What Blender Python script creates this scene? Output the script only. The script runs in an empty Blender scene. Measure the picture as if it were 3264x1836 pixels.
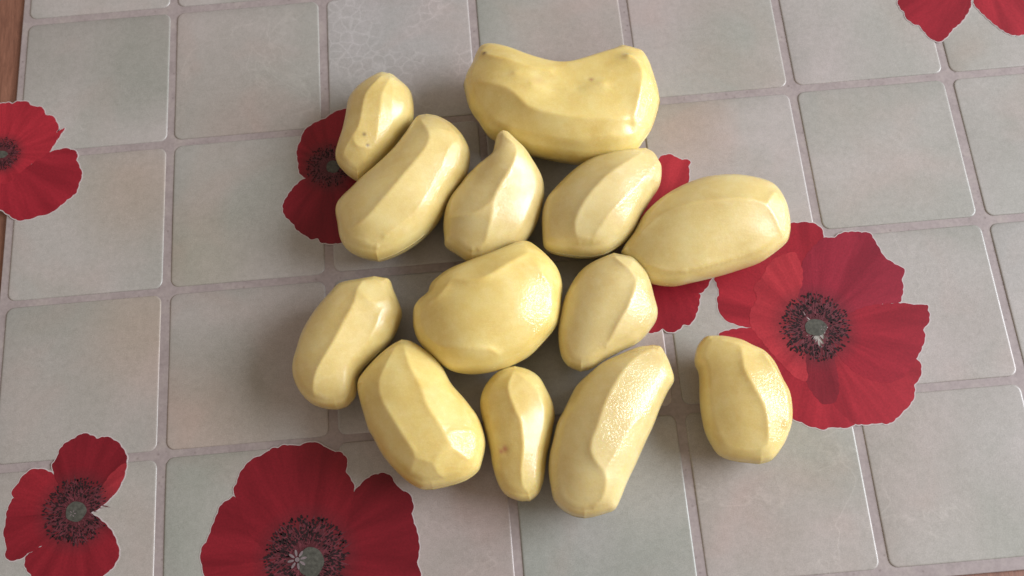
import bpy, bmesh, math, random
import numpy as np
from mathutils import Vector, Matrix
random.seed(4); np.random.seed(4)
scene = bpy.context.scene

# ---------------------------------------------------------------- camera
F_PX, W_PX, H_PX = 3251.2, 3264.0, 1836.0
CAM = np.array([0.309133, -0.415605, 0.583024])
FWD = np.array([0.00162868, 0.32190538, -0.94677045])
RIGHT = np.array([0.99623664, -0.08256941, -0.02636013])
FWD /= np.linalg.norm(FWD); RIGHT -= FWD * RIGHT.dot(FWD); RIGHT /= np.linalg.norm(RIGHT)
DOWN = np.cross(FWD, RIGHT)
cam = bpy.data.cameras.new('camera')
cam_o = bpy.data.objects.new('camera', cam)
scene.collection.objects.link(cam_o)
M = Matrix(((RIGHT[0], -DOWN[0], -FWD[0], CAM[0]), (RIGHT[1], -DOWN[1], -FWD[1], CAM[1]),
            (RIGHT[2], -DOWN[2], -FWD[2], CAM[2]), (0, 0, 0, 1)))
cam_o.matrix_world = M
cam.sensor_width = 36.0
cam.lens = 36.0 * F_PX / W_PX
cam.clip_start = 0.02
cam.clip_end = 50
cam.dof.use_dof = True
cam.dof.focus_distance = 0.60
cam.dof.aperture_fstop = 7.0
scene.camera = cam_o

# ---------------------------------------------------------------- light: one window to the right, dim warm room
world = bpy.data.worlds.new('World'); scene.world = world
world.use_nodes = True
bg = world.node_tree.nodes['Background']
bg.inputs['Color'].default_value = (1.0, 0.82, 0.70, 1)
bg.inputs['Strength'].default_value = 0.46
def window_lamp(name, loc, target, sx, sy, power, color):
    l = bpy.data.lights.new(name, 'AREA'); l.shape = 'RECTANGLE'
    l.size = sx; l.size_y = sy; l.energy = power; l.color = color
    o = bpy.data.objects.new(name, l); scene.collection.objects.link(o)
    o.location = loc
    o.rotation_euler = (Vector(target) - Vector(loc)).to_track_quat('-Z', 'Y').to_euler()
    return o
window_lamp('window_light', (2.95, -0.22, 1.42), (0.32, -0.2, 0.0), 2.1, 1.8, 172.0, (0.93, 0.96, 1.045))
scene.view_settings.view_transform = 'Standard'
scene.view_settings.look = 'None'
scene.view_settings.exposure = 0.0
scene.view_settings.gamma = 1.0

# ---------------------------------------------------------------- helpers
def at(px, py, z=0.0):
    """photo pixel -> point on the horizontal plane z"""
    d = FWD * F_PX + RIGHT * (px - W_PX / 2) + DOWN * (py - H_PX / 2)
    t = (z - CAM[2]) / d[2]
    return CAM + d * t
def to_px(v):
    c = v - CAM
    zc = c @ FWD
    return np.stack([c @ RIGHT / zc * F_PX + W_PX / 2, c @ DOWN / zc * F_PX + H_PX / 2], -1)
def link(name, me, m=None, parent=None, loc=None):
    o = bpy.data.objects.new(name, me); scene.collection.objects.link(o)
    if m is not None and me is not None: me.materials.append(m)
    if loc is not None: o.location = loc
    if parent is not None: o.parent = parent
    return o
def tag(o, label=None, cat=None, group=None, kind=None):
    if label: o['label'] = label
    if cat: o['category'] = cat
    if group: o['group'] = group
    if kind: o['kind'] = kind
    return o
def catmull(pts, n, closed=False):
    P = np.array(pts, float)
    if closed: P = np.vstack([P[-1], P, P[0], P[1]])
    else: P = np.vstack([2 * P[0] - P[1], P, 2 * P[-1] - P[-2]])
    out = []
    for i in range(1, len(P) - 2):
        p0, p1, p2, p3 = P[i - 1:i + 3]
        for k in range(n):
            t = k / n
            out.append(0.5 * ((2 * p1) + (-p0 + p2) * t + (2 * p0 - 5 * p1 + 4 * p2 - p3) * t * t + (-p0 + 3 * p1 - 3 * p2 + p3) * t ** 3))
    if not closed: out.append(P[-2])
    return np.array(out)
def resample(c, s):
    d = np.r_[0, np.cumsum(np.linalg.norm(np.diff(c, axis=0), axis=1))]
    d /= d[-1]
    return np.stack([np.interp(s, d, c[:, k]) for k in range(c.shape[1])], 1)

def poly_dist(Q, P):
    """signed distance (inside positive) of points Q to the closed polygon P"""
    A = P; B = np.roll(P, -1, 0); best = np.full(len(Q), 1e9); wn = np.zeros(len(Q), bool)
    for a, b_ in zip(A, B):
        ab = b_ - a; t_ = np.clip(((Q - a) @ ab) / (ab @ ab + 1e-18), 0, 1)
        dd = Q - a - t_[:, None] * ab
        best = np.minimum(best, (dd * dd).sum(1))
        c = (a[1] > Q[:, 1]) != (b_[1] > Q[:, 1])
        with np.errstate(divide='ignore', invalid='ignore'):
            xx = (b_[0] - a[0]) * (Q[:, 1] - a[1]) / (b_[1] - a[1]) + a[0]
        wn ^= c & (Q[:, 0] < xx)
    return np.sqrt(best) * np.where(wn, 1, -1)

# ---------------------------------------------------------------- materials
def new_mat(name):
    m = bpy.data.materials.new(name); m.use_nodes = True
    nt = m.node_tree; b = nt.nodes['Principled BSDF']
    return m, nt, b
def N(nt, t, **kw):
    n = nt.nodes.new(t)
    for k, v in kw.items():
        if k in n.inputs: n.inputs[k].default_value = v
        else: setattr(n, k, v)
    return n
def math_n(nt, op, a, b=None, clamp=False):
    n = nt.nodes.new('ShaderNodeMath'); n.operation = op; n.use_clamp = clamp
    for i, v in enumerate((a, b)):
        if v is None: continue
        if isinstance(v, (int, float)): n.inputs[i].default_value = v
        else: nt.links.new(v, n.inputs[i])
    return n.outputs[0]
def mix_c(nt, fac, a, b, blend='MIX'):
    n = nt.nodes.new('ShaderNodeMix'); n.data_type = 'RGBA'; n.blend_type = blend
    for s, v in ((n.inputs[0], fac), (n.inputs[6], a), (n.inputs[7], b)):
        if isinstance(v, (int, float)): s.default_value = v
        elif isinstance(v, tuple): s.default_value = v if len(v) == 4 else (*v, 1)
        else: nt.links.new(v, s)
    return n.outputs[2]
def ramp(nt, src, stops):
    r = nt.nodes.new('ShaderNodeValToRGB'); nt.links.new(src, r.inputs[0])
    e = r.color_ramp.elements
    while len(e) < len(stops): e.new(0.5)
    for q, (p, c) in zip(e, stops):
        q.position = p; q.color = c if len(c) == 4 else (*c, 1)
    return r.outputs[0]
def noise(nt, vec, scale, detail=3, rough=0.5, dist=0.0):
    n = N(nt, 'ShaderNodeTexNoise'); n.inputs['Scale'].default_value = scale
    n.inputs['Detail'].default_value = detail; n.inputs['Roughness'].default_value = rough
    n.inputs['Distortion'].default_value = dist
    if vec is not None: nt.links.new(vec, n.inputs['Vector'])
    return n.outputs['Fac']
def bump(nt, h, strength, dist, prev=None):
    n = N(nt, 'ShaderNodeBump'); n.inputs['Strength'].default_value = strength
    n.inputs['Distance'].default_value = dist; nt.links.new(h, n.inputs['Height'])
    if prev is not None: nt.links.new(prev, n.inputs['Normal'])
    return n.outputs[0]

# potato flesh
def potato_material():
    m, nt, b = new_mat('potato_flesh'); L = nt.links
    tc = N(nt, 'ShaderNodeTexCoord'); P = tc.outputs['Object']
    big = noise(nt, P, 45, 4, 0.55)
    mid = noise(nt, P, 160, 4, 0.6)
    col = ramp(nt, big, [(0.30, (0.58, 0.435, 0.150)), (0.52, (0.655, 0.530, 0.212)), (0.72, (0.70, 0.61, 0.29))])
    col = mix_c(nt, math_n(nt, 'MULTIPLY', math_n(nt, 'SUBTRACT', mid, 0.45, True), 1.2, True), col, (0.76, 0.67, 0.37))
    sp = noise(nt, P, 1900, 2, 0.5)
    col = mix_c(nt, 0.22, col, ramp(nt, sp, [(0.3, (0.55, 0.42, 0.155)), (0.7, (0.79, 0.69, 0.36))]))
    oi = N(nt, 'ShaderNodeObjectInfo')
    hs = nt.nodes.new('ShaderNodeHueSaturation'); L.new(col, hs.inputs['Color'])
    L.new(math_n(nt, 'ADD', 0.99, math_n(nt, 'MULTIPLY', oi.outputs['Random'], 0.14)), hs.inputs['Saturation'])
    L.new(math_n(nt, 'ADD', 0.94, math_n(nt, 'MULTIPLY', oi.outputs['Random'], 0.10)), hs.inputs['Value'])
    col = hs.outputs[0]
    mp = N(nt, 'ShaderNodeMapping'); L.new(P, mp.inputs[0]); mp.inputs['Scale'].default_value = (1.0, 5.0, 1.0)
    rv = nt.nodes.new('ShaderNodeCombineXYZ'); L.new(math_n(nt, 'MULTIPLY', oi.outputs['Random'], 3.1), rv.inputs[2]); L.new(rv.outputs[0], mp.inputs['Rotation'])
    peel = noise(nt, mp.outputs[0], 90, 2, 0.5)
    at_ = N(nt, 'ShaderNodeAttribute'); at_.attribute_name = 'spot'
    sepa = nt.nodes.new('ShaderNodeSeparateColor'); L.new(at_.outputs['Color'], sepa.inputs[0])
    col = mix_c(nt, sepa.outputs[0], col, (0.10, 0.055, 0.03))
    col = mix_c(nt, sepa.outputs[1], col, (0.50, 0.20, 0.10))
    L.new(col, b.inputs['Base Color'])
    b.subsurface_method = 'RANDOM_WALK' if hasattr(b, 'subsurface_method') else None
    b.inputs['Subsurface Weight'].default_value = 0.55
    b.inputs['Subsurface Radius'].default_value = (1.0, 0.62, 0.22)
    b.inputs['Subsurface Scale'].default_value = 0.0040
    r = noise(nt, P, 70, 3, 0.6)
    L.new(ramp(nt, r, [(0.35, (0.45,) * 3), (0.7, (0.6,) * 3)]), b.inputs['Roughness'])
    b.inputs['Coat Weight'].default_value = 0.8
    crough = ramp(nt, noise(nt, P, 55, 3, 0.6), [(0.35, (0.11,) * 3), (0.7, (0.28,) * 3)])
    # wet cut cells: fine pebbling, plus chatter left by the peeler
    v = N(nt, 'ShaderNodeTexVoronoi'); v.inputs['Scale'].default_value = 620; L.new(P, v.inputs['Vector'])
    n1 = bump(nt, mid, 0.10, 0.0006)
    n2 = bump(nt, v.outputs['Distance'], 0.05, 0.0005, bump(nt, peel, 0.08, 0.0010, n1))
    fine = noise(nt, P, 1100, 2, 0.6)
    L.new(n2, b.inputs['Normal'])
    wet = sepa.outputs[2]
    grain = N(nt, 'ShaderNodeTexVoronoi'); grain.inputs['Scale'].default_value = 760; L.new(P, grain.inputs['Vector'])
    gr = math_n(nt, 'ADD', math_n(nt, 'MULTIPLY', grain.outputs['Distance'], 0.8), noise(nt, P, 480, 3, 0.6))
    nw = N(nt, 'ShaderNodeBump'); nw.inputs['Distance'].default_value = 0.00068; L.new(gr, nw.inputs['Height'])
    L.new(math_n(nt, 'MULTIPLY', wet, 0.85), nw.inputs['Strength']); L.new(n2, nw.inputs['Normal'])
    n3 = bump(nt, fine, 0.28, 0.0004, nw.outputs[0])
    L.new(math_n(nt, 'ADD', 0.75, math_n(nt, 'MULTIPLY', wet, 0.25)), b.inputs['Coat Weight'])
    L.new(math_n(nt, 'MULTIPLY', crough, math_n(nt, 'SUBTRACT', 1.0, math_n(nt, 'MULTIPLY', wet, 0.80))), b.inputs['Coat Roughness'])
    L.new(n3, b.inputs['Coat Normal'])
    return m
M_POT = potato_material()

def tile_material():
    m, nt, b = new_mat('tile_print'); L = nt.links
    tc = N(nt, 'ShaderNodeTexCoord'); geo = N(nt, 'ShaderNodeNewGeometry'); P = geo.outputs['Position']
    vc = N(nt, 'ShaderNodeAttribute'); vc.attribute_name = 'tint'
    oi = N(nt, 'ShaderNodeObjectInfo')
    off = nt.nodes.new('ShaderNodeVectorMath'); off.operation = 'ADD'
    cmb = nt.nodes.new('ShaderNodeCombineXYZ'); L.new(math_n(nt, 'MULTIPLY', oi.outputs['Random'], 40.0), cmb.inputs[2])
    L.new(P, off.inputs[0]); L.new(cmb.outputs[0], off.inputs[1]); Q = off.outputs[0]
    big = noise(nt, Q, 11, 3, 0.5, 0.6)
    hue = noise(nt, Q, 16, 2, 0.5, 0.8)
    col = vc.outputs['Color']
    col = mix_c(nt, ramp(nt, big, [(0.38, (0.0,) * 3), (0.64, (0.75,) * 3)]), col, mix_c(nt, 1.0, col, (0.80, 0.86, 0.82), 'MULTIPLY'))
    col = mix_c(nt, ramp(nt, hue, [(0.50, (0.0,) * 3), (0.74, (0.7,) * 3)]), col, mix_c(nt, 1.0, col, (1.07, 0.96, 0.94), 'MULTIPLY'))
    # glaze veins: contour lines of a warped noise, present only on patches
    vn = noise(nt, Q, 24, 3, 0.55, 0.7)
    line = math_n(nt, 'ABSOLUTE', math_n(nt, 'SUBTRACT', vn, 0.53))
    line = math_n(nt, 'SUBTRACT', 1.0, math_n(nt, 'MULTIPLY', line, 50.0), True)
    msk = noise(nt, Q, 14, 1, 0.5)
    msk = math_n(nt, 'MULTIPLY', math_n(nt, 'SUBTRACT', msk, 0.47, True), 9.0, True)
    at2 = N(nt, 'ShaderNodeAttribute'); at2.attribute_type = 'OBJECT'; at2.attribute_name = 'veins'
    line = math_n(nt, 'MULTIPLY', math_n(nt, 'MULTIPLY', line, msk), at2.outputs['Fac'])
    col = mix_c(nt, math_n(nt, 'MULTIPLY', line, 0.32), col, mix_c(nt, 1.0, col, (1.30, 1.30, 1.30), 'MULTIPLY'))
    # bubbled glaze
    vo = N(nt, 'ShaderNodeTexVoronoi'); vo.inputs['Scale'].default_value = 130; vo.feature = 'DISTANCE_TO_EDGE'
    warp = nt.nodes.new('ShaderNodeVectorMath'); warp.operation = 'ADD'
    nz = N(nt, 'ShaderNodeTexNoise'); nz.inputs['Scale'].default_value = 60; L.new(Q, nz.inputs['Vector'])
    sc = nt.nodes.new('ShaderNodeVectorMath'); sc.operation = 'SCALE'; sc.inputs['Scale'].default_value = 0.008
    L.new(nz.outputs['Color'], sc.inputs[0]); L.new(Q, warp.inputs[0]); L.new(sc.outputs[0], warp.inputs[1])
    L.new(warp.outputs[0], vo.inputs['Vector'])
    bub = math_n(nt, 'SUBTRACT', 1.0, math_n(nt, 'MULTIPLY', vo.outputs['Distance'], 9.0), True)
    at3 = N(nt, 'ShaderNodeAttribute'); at3.attribute_type = 'OBJECT'; at3.attribute_name = 'bubbles'
    msk2 = math_n(nt, 'MULTIPLY', math_n(nt, 'SUBTRACT', noise(nt, Q, 30, 2, 0.5), 0.40, True), 6.0, True)
    bub = math_n(nt, 'MULTIPLY', math_n(nt, 'MULTIPLY', bub, msk2), at3.outputs['Fac'])
    col = mix_c(nt, math_n(nt, 'MULTIPLY', bub, 0.50), col, mix_c(nt, 1.0, col, (1.32, 1.32, 1.34), 'MULTIPLY'))
    mot = noise(nt, Q, 210, 4, 0.65)
    col = mix_c(nt, 0.5, col, mix_c(nt, 1.0, col, ramp(nt, mot, [(0.34, (0.90, 0.90, 0.89)), (0.5, (1.0, 1.0, 1.0)), (0.66, (1.08, 1.07, 1.08))]), 'MULTIPLY'))
    sp = noise(nt, P, 1500, 3, 0.7)
    col = mix_c(nt, 0.50, col, mix_c(nt, 1.0, col, ramp(nt, sp, [(0.30, (0.72, 0.72, 0.72)), (0.72, (1.28, 1.28, 1.28))]), 'MULTIPLY'))
    sp2 = noise(nt, P, 420, 3, 0.7)
    col = mix_c(nt, 0.22, col, mix_c(nt, 1.0, col, ramp(nt, sp2, [(0.35, (0.80, 0.80, 0.80)), (0.66, (1.2, 1.2, 1.2))]), 'MULTIPLY'))
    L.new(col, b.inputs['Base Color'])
    L.new(ramp(nt, noise(nt, P, 25, 3), [(0.3, (0.27,) * 3), (0.7, (0.38,) * 3)]), b.inputs['Roughness'])
    h = math_n(nt, 'ADD', line, bub)
    n1 = bump(nt, h, 0.08, 0.0003)
    n2 = bump(nt, noise(nt, P, 700, 3, 0.6), 0.10, 0.0004, n1)
    L.new(n2, b.inputs['Normal'])
    return m
M_TILE = tile_material()

def grout_material():
    m, nt, b = new_mat('grout_print'); L = nt.links
    P = N(nt, 'ShaderNodeNewGeometry').outputs['Position']
    a = noise(nt, P, 60, 4, 0.6); s = noise(nt, P, 420, 3, 0.7)
    col = ramp(nt, a, [(0.3, (0.255, 0.220, 0.212)), (0.5, (0.290, 0.252, 0.245)), (0.7, (0.320, 0.286, 0.265))])
    col = mix_c(nt, 0.28, col, mix_c(nt, 1.0, col, ramp(nt, s, [(0.3, (0.62,) * 3), (0.7, (1.35,) * 3)]), 'MULTIPLY'))
    dots = N(nt, 'ShaderNodeTexVoronoi'); dots.inputs['Scale'].default_value = 160; L.new(P, dots.inputs['Vector'])
    dk = math_n(nt, 'MULTIPLY', math_n(nt, 'SUBTRACT', 0.16, dots.outputs['Distance'], True), 7.0, True)
    col = mix_c(nt, math_n(nt, 'MULTIPLY', dk, 0.5), col, (0.12, 0.09, 0.085))
    L.new(col, b.inputs['Base Color']); b.inputs['Roughness'].default_value = 0.5
    b.inputs['Specular IOR Level'].default_value = 0.3
    L.new(bump(nt, s, 0.12, 0.0005), b.inputs['Normal'])
    return m
M_GROUT = grout_material()

def petal_material():
    m, nt, b = new_mat('petal_print'); L = nt.links
    tc = N(nt, 'ShaderNodeTexCoord'); P = tc.outputs['Object']
    oi = N(nt, 'ShaderNodeObjectInfo')
    sep = nt.nodes.new('ShaderNodeSeparateXYZ'); L.new(P, sep.inputs[0])
    ang = math_n(nt, 'ARCTAN2', sep.outputs[1], sep.outputs[0])
    ln = nt.nodes.new('ShaderNodeVectorMath'); ln.operation = 'LENGTH'; L.new(P, ln.inputs[0]); rad = ln.outputs['Value']
    c = nt.nodes.new('ShaderNodeCombineXYZ')
    L.new(math_n(nt, 'MULTIPLY', ang, 9.0), c.inputs[0]); L.new(math_n(nt, 'MULTIPLY', rad, 30.0), c.inputs[1])
    L.new(math_n(nt, 'MULTIPLY', oi.outputs['Random'], 30.0), c.inputs[2])
    streak = noise(nt, c.outputs[0], 2.4, 4, 0.55)
    folds = noise(nt, c.outputs[0], 0.55, 2, 0.5)
    base = oi.outputs['Color']
    col = mix_c(nt, ramp(nt, folds, [(0.36, (0.0,) * 3), (0.68, (0.8,) * 3)]), base, mix_c(nt, 1.0, base, (0.66, 0.55, 0.62), 'MULTIPLY'))
    col = mix_c(nt, 0.22, col, mix_c(nt, 1.0, col, ramp(nt, streak, [(0.3, (0.74, 0.66, 0.70)), (0.7, (1.22, 1.30, 1.25))]), 'MULTIPLY'))
    ar = N(nt, 'ShaderNodeAttribute'); ar.attribute_type = 'OBJECT'; ar.attribute_name = 'ring'
    q = math_n(nt, 'DIVIDE', rad, ar.outputs['Fac'])
    dark = math_n(nt, 'SUBTRACT', 1.0, math_n(nt, 'MULTIPLY', math_n(nt, 'SUBTRACT', q, 0.45), 1.15), True)
    col = mix_c(nt, math_n(nt, 'MULTIPLY', dark, 0.9), col, (0.055, 0.016, 0.020))
    # deckle: a little darker pigment towards the outer margin
    g = noise(nt, P, 900, 3, 0.7)
    col = mix_c(nt, 0.35, col, mix_c(nt, 1.0, col, ramp(nt, g, [(0.3, (0.62,) * 3), (0.7, (1.4,) * 3)]), 'MULTIPLY'))
    L.new(col, b.inputs['Base Color'])
    b.inputs['Roughness'].default_value = 0.42
    b.inputs['Specular IOR Level'].default_value = 0.22
    L.new(bump(nt, streak, 0.06, 0.0008), b.inputs['Normal'])
    return m
M_PETAL = petal_material()

def plain(name, col, rough=0.45, var=0.25, scale=600):
    m, nt, b = new_mat(name); L = nt.links
    P = N(nt, 'ShaderNodeNewGeometry').outputs['Position']
    s = noise(nt, P, scale, 3, 0.6)
    lo = tuple(x * (1 - var) for x in col); hi = tuple(min(1, x * (1 + var)) for x in col)
    L.new(ramp(nt, s, [(0.3, lo), (0.7, hi)]), b.inputs['Base Color'])
    b.inputs['Roughness'].default_value = rough
    b.inputs['Specular IOR Level'].default_value = 0.25
    return m
M_WHITE = plain('white_print', (0.43, 0.39, 0.385), 0.45, 0.08)
M_POD = plain('pod_print', (0.066, 0.068, 0.056), 0.45, 0.35, 500)
M_POD2 = plain('pod_light_print', (0.17, 0.14, 0.145), 0.45, 0.2, 700)
M_STAM = plain('stamen_print', (0.016, 0.007, 0.008), 0.8, 0.5, 300)
M_STAM2 = plain('filament_print', (0.10, 0.024, 0.032), 0.5, 0.4, 300)
M_EDGE = plain('vinyl_edge', (0.46, 0.40, 0.39), 0.35, 0.06)

def wood_material():
    m, nt, b = new_mat('brown_wood'); L = nt.links
    P = N(nt, 'ShaderNodeNewGeometry').outputs['Position']
    mp = N(nt, 'ShaderNodeMapping'); L.new(P, mp.inputs[0]); mp.inputs['Scale'].default_value = (9.0, 1.0, 1.0)
    mp.inputs['Rotation'].default_value = (0, 0, 0.12)
    w = noise(nt, mp.outputs[0], 40, 5, 0.65, 0.4)
    f = noise(nt, mp.outputs[0], 190, 3, 0.7)
    col = ramp(nt, w, [(0.30, (0.125, 0.050, 0.030)), (0.50, (0.19, 0.082, 0.050)), (0.72, (0.25, 0.115, 0.072))])
    col = mix_c(nt, 0.5, col, mix_c(nt, 1.0, col, ramp(nt, f, [(0.3, (0.65,) * 3), (0.7, (1.3,) * 3)]), 'MULTIPLY'))
    L.new(col, b.inputs['Base Color']); b.inputs['Roughness'].default_value = 0.5
    L.new(bump(nt, f, 0.2, 0.0004), b.inputs['Normal'])
    return m
M_WOOD = wood_material()

# ---------------------------------------------------------------- table
GROUT_Z, MAT_BOTTOM = -0.0005, -0.0024
def slab(name, x0, x1, y0, y1, z0, z1, m, bev=0.0, parent=None):
    bm = bmesh.new()
    bmesh.ops.create_cube(bm, size=1)
    for v in bm.verts:
        v.co = Vector(((x0 + x1) / 2 + v.co.x * (x1 - x0), (y0 + y1) / 2 + v.co.y * (y1 - y0), (z0 + z1) / 2 + v.co.z * (z1 - z0)))
    if bev: bmesh.ops.bevel(bm, geom=bm.edges[:], offset=bev, segments=3, affect='EDGES', profile=0.5)
    me = bpy.data.meshes.new(name); bm.to_mesh(me); bm.free()
    return link(name, me, m, parent)
t = slab('table', -0.45, 1.10, -0.78, 0.55, -0.032, MAT_BOTTOM - 0.0001, M_WOOD, 0.004)
tag(t, kind='structure')

# ---------------------------------------------------------------- table mat, its printed tiles and poppies
PITCH = 0.1
COLS, ROWS = range(0, 8), range(-2, 4)
root = bpy.data.objects.new('table_mat', None); scene.collection.objects.link(root)
root.location = (0, -0.4, MAT_BOTTOM)
tag(root, 'vinyl table mat printed with pale grey tiles and big red poppies', 'table mat')
def child(name, me, m, parent, loc=(0, 0, 0)):
    """me is in world coordinates relative to loc"""
    o = link(name, me, m)
    o.parent = parent
    o.matrix_parent_inverse = Matrix.Identity(4)
    base = Vector(parent.location) if parent.parent is None else Vector(parent.parent.location) + Vector(parent.location)
    o.location = Vector(loc) - base
    return o
MX0, MX1, MY0, MY1 = -0.0022, 0.8022, -0.4045, 0.2022
def mat_sheet():
    """base sheet: flat sheet with a rounded, rolled edge"""
    bm = bmesh.new(); bmesh.ops.create_cube(bm, size=1)
    for v in bm.verts:
        v.co = Vector(((MX0 + MX1) / 2 + v.co.x * (MX1 - MX0), (MY0 + MY1) / 2 + v.co.y * (MY1 - MY0), (GROUT_Z + MAT_BOTTOM) / 2 + v.co.z * (GROUT_Z - MAT_BOTTOM)))
    bmesh.ops.bevel(bm, geom=bm.edges[:], offset=0.0005, segments=3, affect='EDGES', profile=0.5)
    me = bpy.data.meshes.new('grout_sheet'); bm.to_mesh(me); bm.free()
    return me
child('grout_sheet', mat_sheet(), M_GROUT, root)
# tint of the print: base grey plus soft blotches  (x px, y px, radius px, colour)
BASE = np.array([0.358, 0.341, 0.320])
BLOTS = [
 (500, 90, 190, (.215, .225, .190)), (170, 110, 180, (.225, .230, .200)), (470, 250, 120, (.24, .255, .22)), (760, 400, 120, (.36, .285, .25)),
 (690, 190, 220, (.30, .285, .255)), (1200, 120, 220, (.35, .35, .35)), (1580, 90, 150, (.26, .285, .25)), (1850, 170, 170, (.37, .295, .27)),
 (1650, 60, 90, (.32, .32, .28)), (2270, 180, 130, (.27, .285, .24)), (2130, 60, 150, (.34, .31, .29)), (2560, 150, 160, (.36, .335, .32)),
 (3050, 180, 120, (.30, .31, .27)), (2190, 390, 110, (.40, .31, .25)), (2400, 450, 200, (.37, .36, .335)), (2800, 500, 230, (.33, .335, .30)),
 (3200, 450, 200, (.32, .315, .29)), (2700, 620, 200, (.36, .35, .32)), (400, 620, 130, (.38, .29, .225)), (170, 760, 200, (.32, .33, .295)),
 (700, 560, 200, (.285, .305, .265)), (640, 800, 140, (.275, .275, .20)), (900, 700, 150, (.32, .325, .29)), (440, 1060, 150, (.37, .285, .215)),
 (120, 1080, 180, (.27, .28, .25)), (740, 1010, 220, (.325, .315, .285)), (960, 1060, 110, (.30, .255, .235)), (640, 1330, 150, (.34, .275, .21)),
 (180, 1310, 200, (.30, .30, .265)), (380, 1520, 120, (.33, .335, .29)), (720, 1560, 160, (.29, .315, .27)), (600, 1760, 140, (.27, .30, .26)),
 (430, 1720, 150, (.335, .33, .295)), (1200, 1500, 160, (.32, .31, .28)), (1450, 1650, 230, (.325, .275, .25)), (1560, 1800, 120, (.335, .285, .27)),
 (1850, 1740, 260, (.255, .285, .255)), (2080, 1460, 190, (.30, .315, .275)), (2330, 1580, 170, (.36, .305, .27)), (2590, 1430, 120, (.30, .33, .275)),
 (2620, 1640, 200, (.335, .325, .29)), (2860, 1500, 200, (.35, .305, .275)), (3080, 1680, 210, (.29, .315, .27)), (3200, 1400, 150, (.35, .34, .315)),
 (2990, 820, 170, (.31, .315, .285)), (3060, 1050, 150, (.345, .325, .30)), (3230, 800, 110, (.27, .285, .26)), (2290, 1080, 150, (.37, .35, .32)),
 (1340, 930, 180, (.31, .30, .28)), (2100, 1150, 100, (.38, .30, .27))]
BC = np.array([at(x, y)[:2] for x, y, _, _ in BLOTS]); BR = np.array([r for _, _, r, _ in BLOTS]) / F_PX * 0.66
BK = np.array([c for _, _, _, c in BLOTS]); BK = BK * .78 + BASE * .22; BK = BK * np.array([1.02, .985, 1.0])
VEINS = {(0, 0): .8, (1, 0): .9, (3, 0): .7, (4, 0): .3, (0, 1): .15, (2, 3): .9, (3, 3): .25, (4, 3): 1.0, (5, 3): 1.0, (5, 1): .5, (5, 2): .6, (6, 2): .3, (4, 1): .2}
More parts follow.
